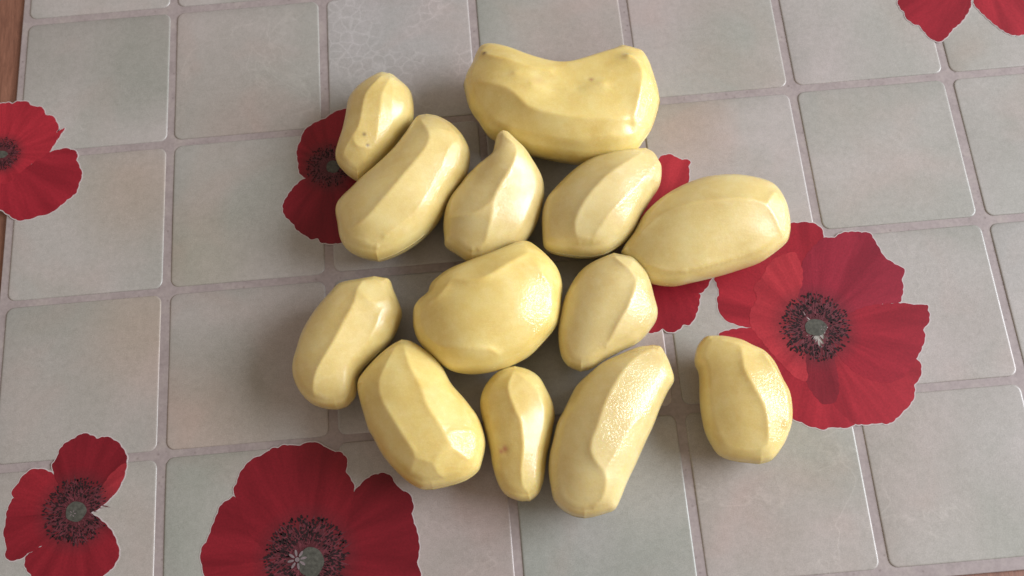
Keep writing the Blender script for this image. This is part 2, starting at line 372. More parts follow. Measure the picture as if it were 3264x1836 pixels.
def tile_mesh(i, j):
    g = 0.0025
    x0, x1, y1, y0 = i * PITCH + g, (i + 1) * PITCH - g, -j * PITCH - g, -(j + 1) * PITCH + g
    e = [random.uniform(-.0004, .0004) for _ in range(4)]
    x0 += e[0]; x1 += e[1]; y0 += e[2]; y1 += e[3]
    bw, r = 0.0013, 0.0050
    def axis(a, b_): return np.r_[a, a + bw * .35, a + bw * .7, a + bw, a + r * .38, a + r * .55, a + r * .75, np.linspace(a + r, b_ - r, 9), b_ - r * .75, b_ - r * .55, b_ - r * .38, b_ - bw, b_ - bw * .7, b_ - bw * .35, b_]
    xs, ys = axis(x0, x1), axis(y0, y1)
    cx, cy, hx, hy = (x0 + x1) / 2, (y0 + y1) / 2, (x1 - x0) / 2, (y1 - y0) / 2
    n = len(xs); V = []
    for yy in ys:
        for x in xs:
            y = yy
            dx, dy = abs(x - cx) - (hx - r), abs(y - cy) - (hy - r)
            if dx > 0 and dy > 0:
                # remap the square corner onto the quarter circle
                k = max(dx, dy) / math.hypot(dx, dy)
                dx *= k; dy *= k
                x = cx + math.copysign(hx - r + dx, x - cx); y = cy + math.copysign(hy - r + dy, y - cy)
                d = r - math.hypot(dx, dy)
            else: d = r - max(dx, dy)
            tt = min(1, max(0, d / bw))
            z = (GROUT_Z + 0.0001) * (1 - math.sqrt(max(0, 1 - (1 - tt) ** 2))) if tt < 1 else 0
            V.append((x, y, z))
    V = np.array(V)
    # the sheet is soft vinyl: very slight waviness of the tile face
    V[:, 2] += 0.00012 * np.sin(V[:, 0] * 61 + i * 2.1) * np.cos(V[:, 1] * 53 + j * 1.7)
    F = [(a + b * n, a + 1 + b * n, a + 1 + (b + 1) * n, a + (b + 1) * n) for b in range(n - 1) for a in range(n - 1)]
    V2 = V.copy(); nb = len(V)
    # skirt
    rim = [k for k in range(n)] + [n - 1 + k * n for k in range(1, n)] + [n * n - 1 - k for k in range(1, n)] + [n * (n - 1) - k * n for k in range(1, n - 1)]
    S = V[rim].copy(); S[:, 2] = GROUT_Z - 0.0005
    for a in range(len(rim)):
        b_ = (a + 1) % len(rim)
        F.append((rim[b_], rim[a], nb + a, nb + b_))
    V = np.vstack([V, S])
    loc = np.array([cx, cy, GROUT_Z])
    me = bpy.data.meshes.new('tile'); me.from_pydata((V - loc).tolist(), [], F); me.update()
    for p in me.polygons: p.use_smooth = True
    at_ = me.color_attributes.new('tint', 'FLOAT_COLOR', 'POINT')
    # blotches of this tile only (the print changes tone from tile to tile)
    own = (BC[:, 0] > x0) & (BC[:, 0] < x1) & (BC[:, 1] > y0) & (BC[:, 1] < y1)
    tone = BASE * random.uniform(.95, 1.04)
    c = np.tile(tone, (len(V), 1))
    if own.any():
        d2 = ((V[:, None, :2] - BC[own][None]) ** 2).sum(-1) / BR[own] ** 2
        w = np.exp(-d2 * 1.1)
        c = (c * 0.35 + (w[..., None] * BK[own][None]).sum(1)) / (0.35 + w.sum(1))[:, None]
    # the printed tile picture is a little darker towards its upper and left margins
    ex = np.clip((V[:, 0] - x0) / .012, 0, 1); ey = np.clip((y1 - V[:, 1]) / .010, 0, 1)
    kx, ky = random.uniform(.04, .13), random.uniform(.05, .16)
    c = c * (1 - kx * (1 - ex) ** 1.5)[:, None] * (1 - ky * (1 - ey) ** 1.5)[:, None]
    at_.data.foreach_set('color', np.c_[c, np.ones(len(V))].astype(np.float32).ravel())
    return me, loc
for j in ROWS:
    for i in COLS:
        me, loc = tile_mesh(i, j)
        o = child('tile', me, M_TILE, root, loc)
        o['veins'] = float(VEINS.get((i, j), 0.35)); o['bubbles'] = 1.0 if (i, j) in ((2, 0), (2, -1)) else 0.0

# poppies -------------------------------------------------------------
def prism(poly, zt, zb, loc, bev=0.0):
    """closed outline (world xy) -> solid with top at zt, sides down to zb"""
    n = len(poly)
    area = 0.5 * sum(poly[i][0] * poly[(i + 1) % n][1] - poly[(i + 1) % n][0] * poly[i][1] for i in range(n))
    if area < 0: poly = poly[::-1]
    V = [(p[0] - loc[0], p[1] - loc[1], zt - loc[2]) for p in poly] + [(p[0] - loc[0], p[1] - loc[1], zb - loc[2]) for p in poly]
    F = [tuple(range(n))] + [(i, n + i, n + (i + 1) % n, (i + 1) % n) for i in range(n)]
    return V, F
def offset_poly(poly, d):
    P = np.array(poly); n = len(P)
    area = 0.5 * np.sum(P[:, 0] * np.roll(P[:, 1], -1) - np.roll(P[:, 0], -1) * P[:, 1])
    T = np.roll(P, -2, 0) - np.roll(P, 2, 0); T /= np.linalg.norm(T, axis=1)[:, None] + 1e-9
    Nn = np.stack([T[:, 1], -T[:, 0]], 1) * (1 if area > 0 else -1)
    return P + Nn * d
def conv(lst, o, s): return [(o[0] + x / s, o[1] + y / s) for x, y in lst]
S = 2.3676
def world_poly(px_pts, n=4, jit=0.00022):
    c = catmull(px_pts, n, True)
    w = np.array([at(x, y, 0.0)[:2] for x, y in c])
    d = np.r_[0, np.cumsum(np.linalg.norm(np.diff(w, axis=0), axis=1))]
    m_ = int(d[-1] / .0009); c = catmull(px_pts, 24, True); w = np.array([at(x, y, 0.0)[:2] for x, y in c])
    w = resample(np.vstack([w, w[:1]]), np.arange(m_) / m_)
    # frilled petal margin: small uneven scallops
    t_ = np.arange(m_) * .0009; ph = np.cumsum(np.interp(t_, np.arange(0, t_[-1] + .02, .01), np.random.uniform(.6, 1.6, len(np.arange(0, t_[-1] + .02, .01))))) * .0009
    return offset_poly(w, (np.abs(np.sin(math.pi * ph / .0062)) ** .7 * .0006 - .0004)[:, None])
R1, R2, R3, R4 = (.42, .024, .040), (.35, .018, .033), (.29, .014, .027), (.50, .040, .055)
def poppy(label, centre, ring_px, petals, pod, stig=None, zbase=GROUT_Z, n_st=150, tone_k=1.0):
    c = at(*centre); loc = np.array([c[0], c[1], 0.0])
    p = bpy.data.objects.new('poppy', None); scene.collection.objects.link(p)
    p.parent = root; p.location = Vector(loc) - Vector(root.location)
    if label: p['label'] = label
    ring = ring_px / F_PX * 0.64
    VV, FF = [], []
    polys = [world_poly(pp) for pp, _ in petals]
    lowp = [w_[::9] for w_ in polys]
    for k, w in enumerate(polys):
        V, F = prism(offset_poly(w, 0.0006).tolist(), 0.00012 + 0.00001 * k, zbase, loc)
        b0 = len(VV); VV += V; FF += [tuple(q + b0 for q in f) for f in F]
    me = bpy.data.meshes.new('white_outline'); me.from_pydata(VV, [], FF); me.update()
    child('white_outline', me, M_WHITE, p, loc)
    for k, (w, (_, tone)) in enumerate(zip(polys, petals)):
        V, F = prism(w.tolist(), 0.00022 + 0.000012 * k, 0.00005, loc)
        me = bpy.data.meshes.new('petal'); me.from_pydata(V, [], F); me.update()
        o = child('petal', me, M_PETAL, p, loc); o.color = (tone[0] * tone_k, tone[1] * tone_k, tone[2] * tone_k, 1); o['ring'] = float(ring)
    zt = 0.00023 + 0.000012 * len(petals)
    # stamens: a ring of thin filaments with anthers at their ends
    for nm, mt, cnt, lo, hi in (('filaments', M_STAM2, n_st, .35, .8), ('anthers', M_STAM, int(n_st * 2.0), .38, .98)):
        V, F = [], []
        for k in range(cnt):
            a = random.uniform(0, 2 * math.pi); rr = ring * random.uniform(lo, hi) ** 0.9
            ca, sa = math.cos(a), math.sin(a)
            if not any(poly_dist(np.array([[loc[0] + ca * rr * 1.05, loc[1] + sa * rr * 1.05]]), w_)[0] > 0 for w_ in lowp): continue
            if nm == 'filaments': l, wd = ring * random.uniform(.14, .3), ring * .016
            else: l, wd = ring * random.uniform(.020, .050), ring * random.uniform(.014, .027)
            tw = random.uniform(-.5, .5)
            ux, uy = math.cos(a + tw), math.sin(a + tw)
            z = zt + 0.00001 * (k % 7) + (0.00010 if nm == 'anthers' else 0.00002)
            b0 = len(V)
            m_ = 6
            for q in range(m_):
                th = q / m_ * 2 * math.pi
                V.append((ca * rr + ux * math.cos(th) * l - uy * math.sin(th) * wd, sa * rr + uy * math.cos(th) * l + ux * math.sin(th) * wd, z))
            F.append(tuple(range(b0, b0 + m_)))
        me = bpy.data.meshes.new(nm); me.from_pydata(V, [], F); me.update()
        o = child(nm, me, mt, p, loc); o['kind'] = 'stuff'
    pc = np.array(at(pod[0], pod[1]))[:2]; pr = pod[2] / F_PX * .64; pry = pod[3] / F_PX * .64
    out = [(pc[0] + math.cos(a) * pr * (1 + .04 * math.cos(5 * a)), pc[1] + math.sin(a) * pry * (1 + .04 * math.sin(4 * a))) for a in np.linspace(0, 2 * math.pi, 28, endpoint=False)]
    V, F = prism(out, zt + 0.00020, zt, loc)
    me = bpy.data.meshes.new('seed_pod'); me.from_pydata(V, [], F); me.update(); child('seed_pod', me, M_POD, p, loc)
    if stig:
        sc = np.array(at(stig[0], stig[1]))[:2]; sr = stig[2] / F_PX * .64
        V, F = [], []
        nl = stig[3]
        for k in range(nl + 1):
            a = k / nl * 2 * math.pi * stig[4] + stig[5]
            if k == nl and stig[4] == 1: cx_, cy_, l, wd = sc[0], sc[1], sr * .22, sr * .22
            else: cx_, cy_, l, wd = sc[0] + math.cos(a) * sr * .62, sc[1] + math.sin(a) * sr * .62, sr * .32, sr * .12
            b0 = len(V)
            for q in range(10):
                th = q / 10 * 2 * math.pi
                V.append((cx_ + math.cos(a) * math.cos(th) * l - math.sin(a) * math.sin(th) * wd - loc[0], cy_ + math.sin(a) * math.cos(th) * l + math.cos(a) * math.sin(th) * wd - loc[1], zt + 0.00024 + .00001 * k - loc[2]))
            F.append(tuple(range(b0, b0 + 10)))
        me = bpy.data.meshes.new('stigma'); me.from_pydata(V, [], F); me.update(); child('stigma', me, M_POD2, p, loc)
    return p
TL, ML, BL, MR, TR, BR_ = (0, 0), (0, 612), (0, 1224), (2176, 612), (2176, 0), (2176, 1224)
# left edge poppy (overhangs the cut edge of the mat)
pA = conv([(-330, 900), (-200, 800), (-60, 800), (0, 785), (60, 775), (95, 782), (140, 765), (210, 770), (245, 800), (320, 812), (345, 862), (400, 880), (432, 925), (442, 975), (425, 1002), (455, 985), (490, 963), (470, 1000), (430, 1060), (385, 1130), (340, 1180), (240, 1240), (160, 1310), (60, 1400), (-60, 1400), (-250, 1300)], TL, S)
pB = conv([(60, 1380), (160, 1300), (250, 1230), (340, 1175), (370, 1150), (440, 1130), (500, 1120), (570, 1140), (585, 1172), (580, 1210), (603, 1260), (620, 1320), (600, 1380), (585, 1430), (572, 1460), (510, 1509), (450, 1559), (380, 1609), (300, 1629), (220, 1654), (140, 1664), (90, 1639), (0, 1579), (-160, 1500), (-150, 1400)], TL, S)
poppy('poppy overhanging the left edge of the mat', (8, 492), 62, [(pA, R1), (pB, R2)], (4, 493, 22, 13), zbase=MAT_BOTTOM, tone_k=0.77)
# poppy under the two upper left potatoes
D = 1 / 1.2671
p2a = conv([(905, 285), (872, 274), (840, 283), (820, 297), (790, 310), (765, 330), (757, 352), (747, 378), (750, 410), (757, 440), (800, 460), (850, 470), (900, 470), (935, 430), (940, 350)], (0, 0), D)
p2b = conv([(765, 450), (742, 468), (725, 490), (712, 515), (715, 540), (730, 556), (740, 567), (748, 580), (768, 592), (781, 602), (798, 600), (808, 610), (830, 613), (856, 611), (900, 590), (935, 540), (920, 480), (850, 430), (800, 440)], (0, 0), D)
poppy('poppy half hidden under the two upper left potatoes', (1050, 530), 78, [(p2a, R2), (p2b, R3)], (1062, 532, 22, 22), tone_k=0.63)
# poppy under the middle right potatoes
p3a = [(2040, 560), (2080, 520), (2100, 505), (2110, 497), (2130, 492), (2147, 496), (2167, 507), (2195, 510), (2201, 518), (2196, 528), (2197, 555), (2195, 590), (2190, 680), (2150, 780), (2090, 790), (2030, 700)]
p3b = [(2290, 760), (2300, 850), (2267, 889), (2256, 912), (2227, 937), (2150, 945), (2060, 940), (2040, 860), (2080, 760), (2180, 740)]
p3c = [(2227, 935), (2230, 958), (2223, 992), (2210, 1022), (2197, 1036), (2180, 1035), (2165, 1050), (2142, 1060), (2127, 1057), (2112, 1049), (2097, 1057), (2072, 1061), (2030, 1040), (1990, 960), (2000, 860), (2060, 800), (2120, 900), (2180, 932)]
poppy('poppy almost wholly covered by the middle right potatoes', (2090, 760), 60, [(p3a, R4), (p3b, R2), (p3c, R2)], (2090, 760, 22, 20), tone_k=0.75)
# big poppy on the right
p4a = conv([(600, 440), (700, 330), (815, 240), (860, 232), (920, 228), (980, 235), (1030, 260), (1058, 300), (1060, 350), (1030, 420), (960, 520), (880, 620), (700, 640), (560, 560)], MR, S)
p4b = conv([(245, 645), (258, 700), (275, 760), (262, 800), (265, 860), (290, 930), (330, 970), (400, 1000), (510, 1022), (700, 1000), (800, 950), (860, 800), (880, 560), (700, 480), (500, 560), (350, 600)], MR, S)
p4c = conv([(275, 1085), (340, 1045), (420, 1030), (520, 1022), (800, 1000), (950, 1100), (1150, 1350), (1290, 1650), (1300, 1749), (1262, 1772), (1200, 1782), (1130, 1774), (1070, 1792), (1020, 1784), (960, 1769), (900, 1742), (830, 1711), (700, 1640), (550, 1450), (350, 1250)], MR, S)
p4d = conv([(1300, 1749), (1400, 1754), (1480, 1745), (1550, 1749), (1600, 1722), (1650, 1672), (1700, 1622), (1738, 1570), (1752, 1500), (1748, 1460), (1790, 1400), (1802, 1330), (1790, 1290), (1760, 1258), (1600, 1150), (1100, 1120), (1080, 1300), (1100, 1480), (1150, 1620), (1220, 1690)], MR, S)
p4e = conv([(1640, 840), (1700, 845), (1790, 852), (1846, 853), (1850, 890), (1862, 925), (1860, 970), (1840, 1010), (1813, 1042), (1830, 1080), (1825, 1120), (1800, 1190), (1760, 1260), (1720, 1330), (1660, 1400), (1550, 1440), (1420, 1420), (1300, 1360), (1200, 1270), (1140, 1180), (1080, 1050), (1200, 950), (1400, 860)], MR, S)
p4f = conv([(1060, 350), (1140, 345), (1200, 310), (1280, 300), (1360, 305), (1412, 312), (1450, 370), (1480, 420), (1522, 490), (1580, 530), (1640, 565), (1677, 585), (1668, 620), (1655, 660), (1665, 730), (1650, 800), (1630, 838), (1500, 850), (1350, 910), (1250, 970), (1100, 1020), (950, 950), (860, 800), (890, 640), (900, 540), (960, 440)], MR, S)
p4g = conv([(835, 455), (880, 520), (905, 600), (900, 700), (870, 790), (900, 900), (950, 1000), (930, 1150), (930, 1300), (940, 1420), (850, 1400), (700, 1250), (560, 1080), (510, 1000), (510, 900), (560, 800), (535, 720), (600, 640), (640, 560), (700, 500)], MR, S)
p4h = conv([(880, 1130), (1000, 1160), (1120, 1210), (1160, 1330), (1180, 1480), (1150, 1580), (1060, 1600), (980, 1520), (935, 1440), (900, 1300)], MR, S)
poppy('largest open poppy, right of the lone potato', (2598, 1042), 108, [(p4a, R2), (p4b, R1), (p4c, R1), (p4d, R1), (p4h, (.27, .018, .032)), (p4f, (.33, .022, .044)), (p4e, (.39, .020, .038)), (p4g, R4)], (2600, 1044, 33, 26), (2622, 1046, 10, 3, .8, -1.2), n_st=260, tone_k=0.70)
# lower left poppy
p5a = conv([(640, 372), (700, 390), (742, 412), (780, 398), (830, 405), (890, 440), (930, 490), (957, 550), (950, 640), (930, 720), (880, 810), (800, 890), (710, 960), (600, 990), (500, 900), (415, 700), (400, 640), (398, 600), (430, 560), (450, 500), (490, 450), (560, 410), (600, 385)], BL, S)
p5b = conv([(412, 692), (380, 662), (300, 640), (230, 650), (170, 700), (130, 760), (88, 822), (112, 860), (250, 920), (400, 980), (600, 990), (540, 800)], BL, S)
p5c = conv([(112, 858), (70, 920), (50, 980), (45, 1050), (33, 1090), (30, 1150), (50, 1220), (43, 1290), (62, 1327), (120, 1330), (170, 1310), (215, 1280), (350, 1200), (580, 1040), (560, 960), (350, 900), (220, 870)], BL, S)
p5d = conv([(210, 1288), (188, 1350), (200, 1400), (240, 1449), (300, 1560), (500, 1640), (700, 1570), (780, 1449), (840, 1400), (880, 1340), (902, 1280), (890, 1220), (850, 1120), (780, 1040), (700, 985), (600, 960), (500, 1050), (330, 1210)], BL, S)
p5e = conv([(952, 600), (937, 700), (880, 812), (800, 895), (710, 962), (720, 900), (770, 780), (820, 700), (880, 640)], BL, S)
poppy('smaller poppy in the lower left corner, with a notch in its right side', (243, 1630), 100, [(p5d, R2), (p5c, R2), (p5b, R1), (p5a, R3), (p5e, R4)], (243, 1631, 30, 29), (233, 1637, 11, 4, .8, 1.2), n_st=220, tone_k=0.58)
# large poppy at the bottom edge
p6a = conv([(1560, 1500), (1545, 1449), (1518, 1340), (1520, 1250), (1568, 1170), (1600, 1080), (1640, 980), (1670, 912), (1740, 866), (1782, 856), (1900, 1000), (2300, 1300), (2500, 1600), (2200, 2000), (1800, 1900)], BL, S)
p6b = conv([(1782, 858), (1763, 800), (1790, 740), (1808, 680), (1850, 620), (1900, 570), (1990, 530), (2050, 488), (2100, 480), (2150, 460), (2240, 466), (2300, 450), (2362, 438), (2430, 460), (2500, 502), (2580, 520), (2622, 580), (2612, 660), (2655, 730), (2672, 822), (2600, 1100), (2500, 1400), (2200, 1400), (1900, 1150)], BL, S)
p6c = conv([(2668, 830), (2700, 780), (2790, 700), (2895, 672), (2955, 702), (3000, 775), (3090, 835), (3120, 912), (3112, 1000), (3150, 1120), (3165, 1240), (3150, 1362), (3175, 1449), (3100, 1700), (2800, 1900), (2400, 1800), (2250, 1500), (2400, 1200), (2600, 1000)], BL, S)
p6d = conv([(1560, 1480), (1640, 1430), (1760, 1380), (1900, 1350), (2100, 1360), (2350, 1500), (2450, 1800), (2300, 2150), (1900, 2100), (1650, 1800)], BL, S)
poppy('large poppy cut off by the bottom edge of the picture', (977, 1780), 122, [(p6a, R2), (p6c, R3), (p6b, R2), (p6d, R1)], (992, 1792, 36, 42), (948, 1784, 30, 8, 1, -2.2), n_st=300, tone_k=0.55)
# top right poppy
p7a = conv([(1625, 0), (1640, 60), (1676, 98), (1680, 130), (1740, 180), (1790, 198), (1820, 240), (1870, 290), (1920, 315), (1970, 300), (2010, 260), (2040, 220), (2100, 170), (2150, 100), (2173, 50), (2180, 0), (2230, -200), (2100, -330), (1850, -300), (1680, -150)], TR, S)
p7b = conv([(2195, 5), (2230, 70), (2290, 130), (2360, 190), (2430, 240), (2500, 267), (2576, 262), (2700, 230), (2820, 100), (2850, -100), (2700, -280), (2400, -320), (2230, -200)], TR, S)
poppy('poppy at the upper right corner', (3125, -115), 70, [(p7a, R2), (p7b, R1)], (3125, -115, 26, 24), tone_k=0.70)

# ---------------------------------------------------------------- potatoes
def solve_field(shape, pin, val, src, iters=(500, 300, 220)):
    """relax  lap(z) = -src  with pinned cells, coarse to fine"""
    z = None
    for lv, it in zip((4, 2, 1), iters):
        h, w = shape[0] // lv, shape[1] // lv
        P = pin[:h * lv, :w * lv].reshape(h, lv, w, lv); Vv = (val * pin)[:h * lv, :w * lv].reshape(h, lv, w, lv)
        cnt = P.sum((1, 3)); p = cnt > 0; v = Vv.sum((1, 3)) / np.maximum(cnt, 1)
        sr = src * lv * lv
        if z is None: z = np.where(p, v, v[p].mean())
        else:
            z = np.repeat(np.repeat(z, 2, 0), 2, 1)
            z = np.pad(z, ((0, max(0, h - z.shape[0])), (0, max(0, w - z.shape[1]))), mode='edge')[:h, :w]
        z = np.where(p, v, z)
        for _ in range(it):
            n = z.copy()
            n[1:-1, 1:-1] = (z[:-2, 1:-1] + z[2:, 1:-1] + z[1:-1, :-2] + z[1:-1, 2:]) / 4 + sr / 4
            z = np.where(p, v, n)
    out = np.zeros(shape); out[:z.shape[0], :z.shape[1]] = z
    return out
def potato(label, L, R, ridges, kz=0.92, dents=(), spots=(), ns=190, nu=74, seed=0, delta=0.0030, ringf=0.88, inset=0.0005, lift=None, soft=2, hollow=False, smax=0.0036):
    """peeled potato: a smooth tuber (Poisson-inflated outline) whose upper skin is
    cut to flat facets spanned between the knife edges given in `ridges`"""
    Lp, Rp = catmull(L, 5), catmull(R, 5)
    ring_px = np.vstack([Lp, Rp[::-1][1:-1]])
    zc = 0.02
    def lpx(x, y):
        if lift is None: return 0.0
        t_ = max(0.0, 1 - math.hypot(x - lift[0], y - lift[1]) / lift[2]); return lift[3] * t_ * t_ * (3 - 2 * t_)
    def lw(q):
        if lift is None: return 0.0
        c0 = at(lift[0], lift[1], zc + lift[3])[:2]
        t_ = np.maximum(0.0, 1 - np.linalg.norm(q[..., :2] - c0, axis=-1) / (lift[2] / F_PX * .57)); return lift[3] * t_ * t_ * (3 - 2 * t_)
    for _ in range(2):
        O = np.array([at(x, y, zc + lpx(x, y))[:2] for x, y in ring_px]); O = O[np.r_[True, np.linalg.norm(np.diff(O, axis=0), axis=1) > 1e-6]]
        O = offset_poly(O, -inset)
        lo, hi = O.min(0) - .003, O.max(0) + .003
        g = 0.0005; nx, ny = [int(x) // 4 * 4 + 4 for x in (hi - lo) / g]
        X, Y = np.meshgrid(lo[0] + g * np.arange(nx), lo[1] + g * np.arange(ny)); Q = np.stack([X.ravel(), Y.ravel()], 1)
        # distance on a coarse set first is plenty to size the tuber
        if _ == 0:
            D = poly_dist(Q[::7], O); Hm = kz * D.max(); zc = Hm * .95 + .0008; continue
        D = poly_dist(Q, O).reshape(ny, nx)
    phi = solve_field((ny, nx), D <= 0, np.zeros((ny, nx)), 1.0); phi = np.maximum(phi, 0)
    dome = np.sqrt(phi); dome *= Hm / dome.max()
    def samp(G, q):
        x = np.clip((q[..., 0] - lo[0]) / g, 0, nx - 1.001); y = np.clip((q[..., 1] - lo[1]) / g, 0, ny - 1.001)
        i, j = x.astype(int), y.astype(int); fx, fy = x - i, y - j
        return (G[j, i] * (1 - fx) + G[j, i + 1] * fx) * (1 - fy) + (G[j + 1, i] * (1 - fx) + G[j + 1, i + 1] * fx) * fy
    pin = D < delta
    LEN = 1.9 * delta
    pf = lambda d: np.sqrt(1 - (1 - np.clip(d / LEN, 0, 1)) ** 2)
    # height round the rim, carried outwards from the ring at distance delta
    ringm = (D >= delta) & (D < delta + 2 * g)
    rim = solve_field((ny, nx), ringm, dome * ringf / pf(np.maximum(D, delta)), 0.0, (200, 100, 60))
    val = np.where(pin, rim, 0.0)
    acc = np.zeros((ny, nx)); cnt = np.zeros((ny, nx))
    for r in ridges:
        f = 1.0
        if isinstance(r, tuple) and not isinstance(r[0], (int, float)): r, f = r
        c = catmull(r, 14); z = np.full(len(c), zc + Hm * .8)
        for _ in range(4):
            q = np.array([at(c[k, 0], c[k, 1], z[k]) for k in range(len(c))])
            ff = f if not isinstance(f, (list, tuple)) else np.interp(np.linspace(0, 1, len(c)), np.linspace(0, 1, len(f)), f)
            z = zc + samp(dome, q) * ff + lw(q)
        zz = samp(dome, q) * ff
        for k in range(len(c) - 1):
            m_ = max(1, int(np.linalg.norm(q[k + 1, :2] - q[k, :2]) / (g * .5)))
            for e in range(m_):
                p = q[k] + (q[k + 1] - q[k]) * e / m_; hz = zz[k] + (zz[k + 1] - zz[k]) * e / m_
                i, j = int(round((p[0] - lo[0]) / g)), int(round((p[1] - lo[1]) / g))
                if 0 <= i < nx and 0 <= j < ny and D[j, i] >= delta: acc[j, i] += hz / pf(D[j, i]); cnt[j, i] += 1
    on = cnt > 0
    val = np.where(on, acc / np.maximum(cnt, 1), val)
    Z = solve_field((ny, nx), pin | on, val, 0.0, (500, 300, 160))
    if hollow is False:
        base_ = dome / pf(np.maximum(D, delta)); sag = np.maximum(base_ - Z, 0)
        Z = np.where(pin, Z, np.where(base_ > Z, base_ - smax * (1 - np.exp(-sag / smax)), Z))
    # peeled faces are not dead flat: keep a little of the tuber's own roundness
    Z = Z * .90 + np.where(pin, Z, dome / pf(np.maximum(D, delta))) * .10
    for _ in range(soft):
        Z[1:-1, 1:-1] = (Z[:-2, 1:-1] + Z[2:, 1:-1] + Z[1:-1, :-2] + Z[1:-1, 2:] + 4 * Z[1:-1, 1:-1]) / 8
    # ---- mesh in plan: rows across the tuber from left outline to right outline
    s = 0.5 - 0.5 * np.cos(np.linspace(0, math.pi, ns)); s = s * .6 + np.linspace(0, 1, ns) * .4; s[0], s[-1] = .002, .998
    Lw = resample(np.array([at(x, y, zc + lpx(x, y))[:2] for x, y in Lp]), s); Rw = resample(np.array([at(x, y, zc + lpx(x, y))[:2] for x, y in Rp]), s)
    Cc = (Lw + Rw) / 2; A = (Rw - Lw) / 2
    wn = np.linalg.norm(A, axis=1)
    A = A * (np.maximum(wn - inset, wn * .3) / (wn + 1e-9))[:, None]
    cen = O.mean(0)
    Cc = Cc.copy()
    u = np.sin(np.linspace(-math.pi / 2, math.pi / 2, nu)); u = u * .75 + np.linspace(-1, 1, nu) * .25
    XY = Cc[:, None, :] + A[:, None, :] * u[None, :, None]
    flat = XY.reshape(-1, 2)
    d = np.maximum(poly_dist(flat, O), 0).reshape(ns, nu)
    d[:, 0] = 0; d[:, -1] = 0
    zt = samp(Z, XY)
    prof_ = pf(d)
    top = zc + zt * prof_
    hb = samp(dome, XY) * 1.05; rimb = samp(rim, XY)
    bot = zc - np.where(d < delta, rimb, hb / np.maximum(pf(d), .3)) * prof_ * 1.1
    top = top + lw(XY); bot = np.maximum(bot + lw(XY), 0.0007)
    nb = nu
    V = np.concatenate([np.dstack([XY, top]), np.dstack([XY, bot])[:, ::-1][:, 1:-1]], 1)   # ring per row
    nr = V.shape[1]; V = V.reshape(-1, 3)
    V = np.vstack([V, V[:nr].mean(0), V[-nr:].mean(0)])
    rng = np.random.RandomState(seed + 11)
    def pick(px, py):
        q = to_px(V); dd = (q[:, 0] - px) ** 2 + (q[:, 1] - py) ** 2
        idx = np.argsort(dd)[:14]
        return V[idx[np.argmax(V[idx, 2])]].copy()
    for (px, py, r, dep) in dents:
        p0 = pick(px, py); dd = np.linalg.norm(V - p0, axis=1) / r
        nrm = p0 - np.array([cen[0], cen[1], zc]); nrm = np.array([0, 0, 1.0]) * .8 + nrm / np.linalg.norm(nrm) * .2
        V = V - nrm[None] * (dep * np.exp(-dd * dd * 1.5))[:, None]
    for _ in range(14):
        k = rng.normal(0, 1, 3); k *= rng.uniform(60, 300) / np.linalg.norm(k); ph = rng.uniform(0, 6.28)
        dv = rng.normal(0, 1, 3); dv /= np.linalg.norm(dv)
        V = V + dv[None] * (0.00007 * np.sin(V @ k + ph))[:, None]
    V[:, 2] = np.maximum(V[:, 2], 0.0006)
    F = []
    for a in range(ns - 1):
        for b_ in range(nr):
            c_ = (b_ + 1) % nr
            F.append((a * nr + b_, a * nr + c_, (a + 1) * nr + c_, (a + 1) * nr + b_))
    for b_ in range(nr):
        c_ = (b_ + 1) % nr
        F.append((ns * nr, c_, b_)); F.append((ns * nr + 1, (ns - 1) * nr + b_, (ns - 1) * nr + c_))
    loc = np.array([cen[0], cen[1], 0.0006])
    me = bpy.data.meshes.new('potato'); me.from_pydata((V - loc).tolist(), [], F); me.update()
    bm = bmesh.new(); bm.from_mesh(me); bmesh.ops.recalc_face_normals(bm, faces=bm.faces[:]); bm.to_mesh(me); bm.free()
    for p in me.polygons: p.use_smooth = True
    col = np.zeros((len(V), 4), np.float32); col[:, 3] = 1
    for (px, py, rpx, ch, st) in spots:
        p0 = pick(px, py); r = rpx / F_PX * .6
        dd = np.linalg.norm(V - p0, axis=1) / r
        col[:, ch] = np.maximum(col[:, ch], st * np.exp(-dd * dd * 1.2))
    ca = me.color_attributes.new('spot', 'FLOAT_COLOR', 'POINT'); ca.data.foreach_set('color', col.ravel())
    o = link('potato', me, M_POT, None, loc)
    tag(o, label, 'potato', 'peeled raw potatoes lying on the mat')
    return o

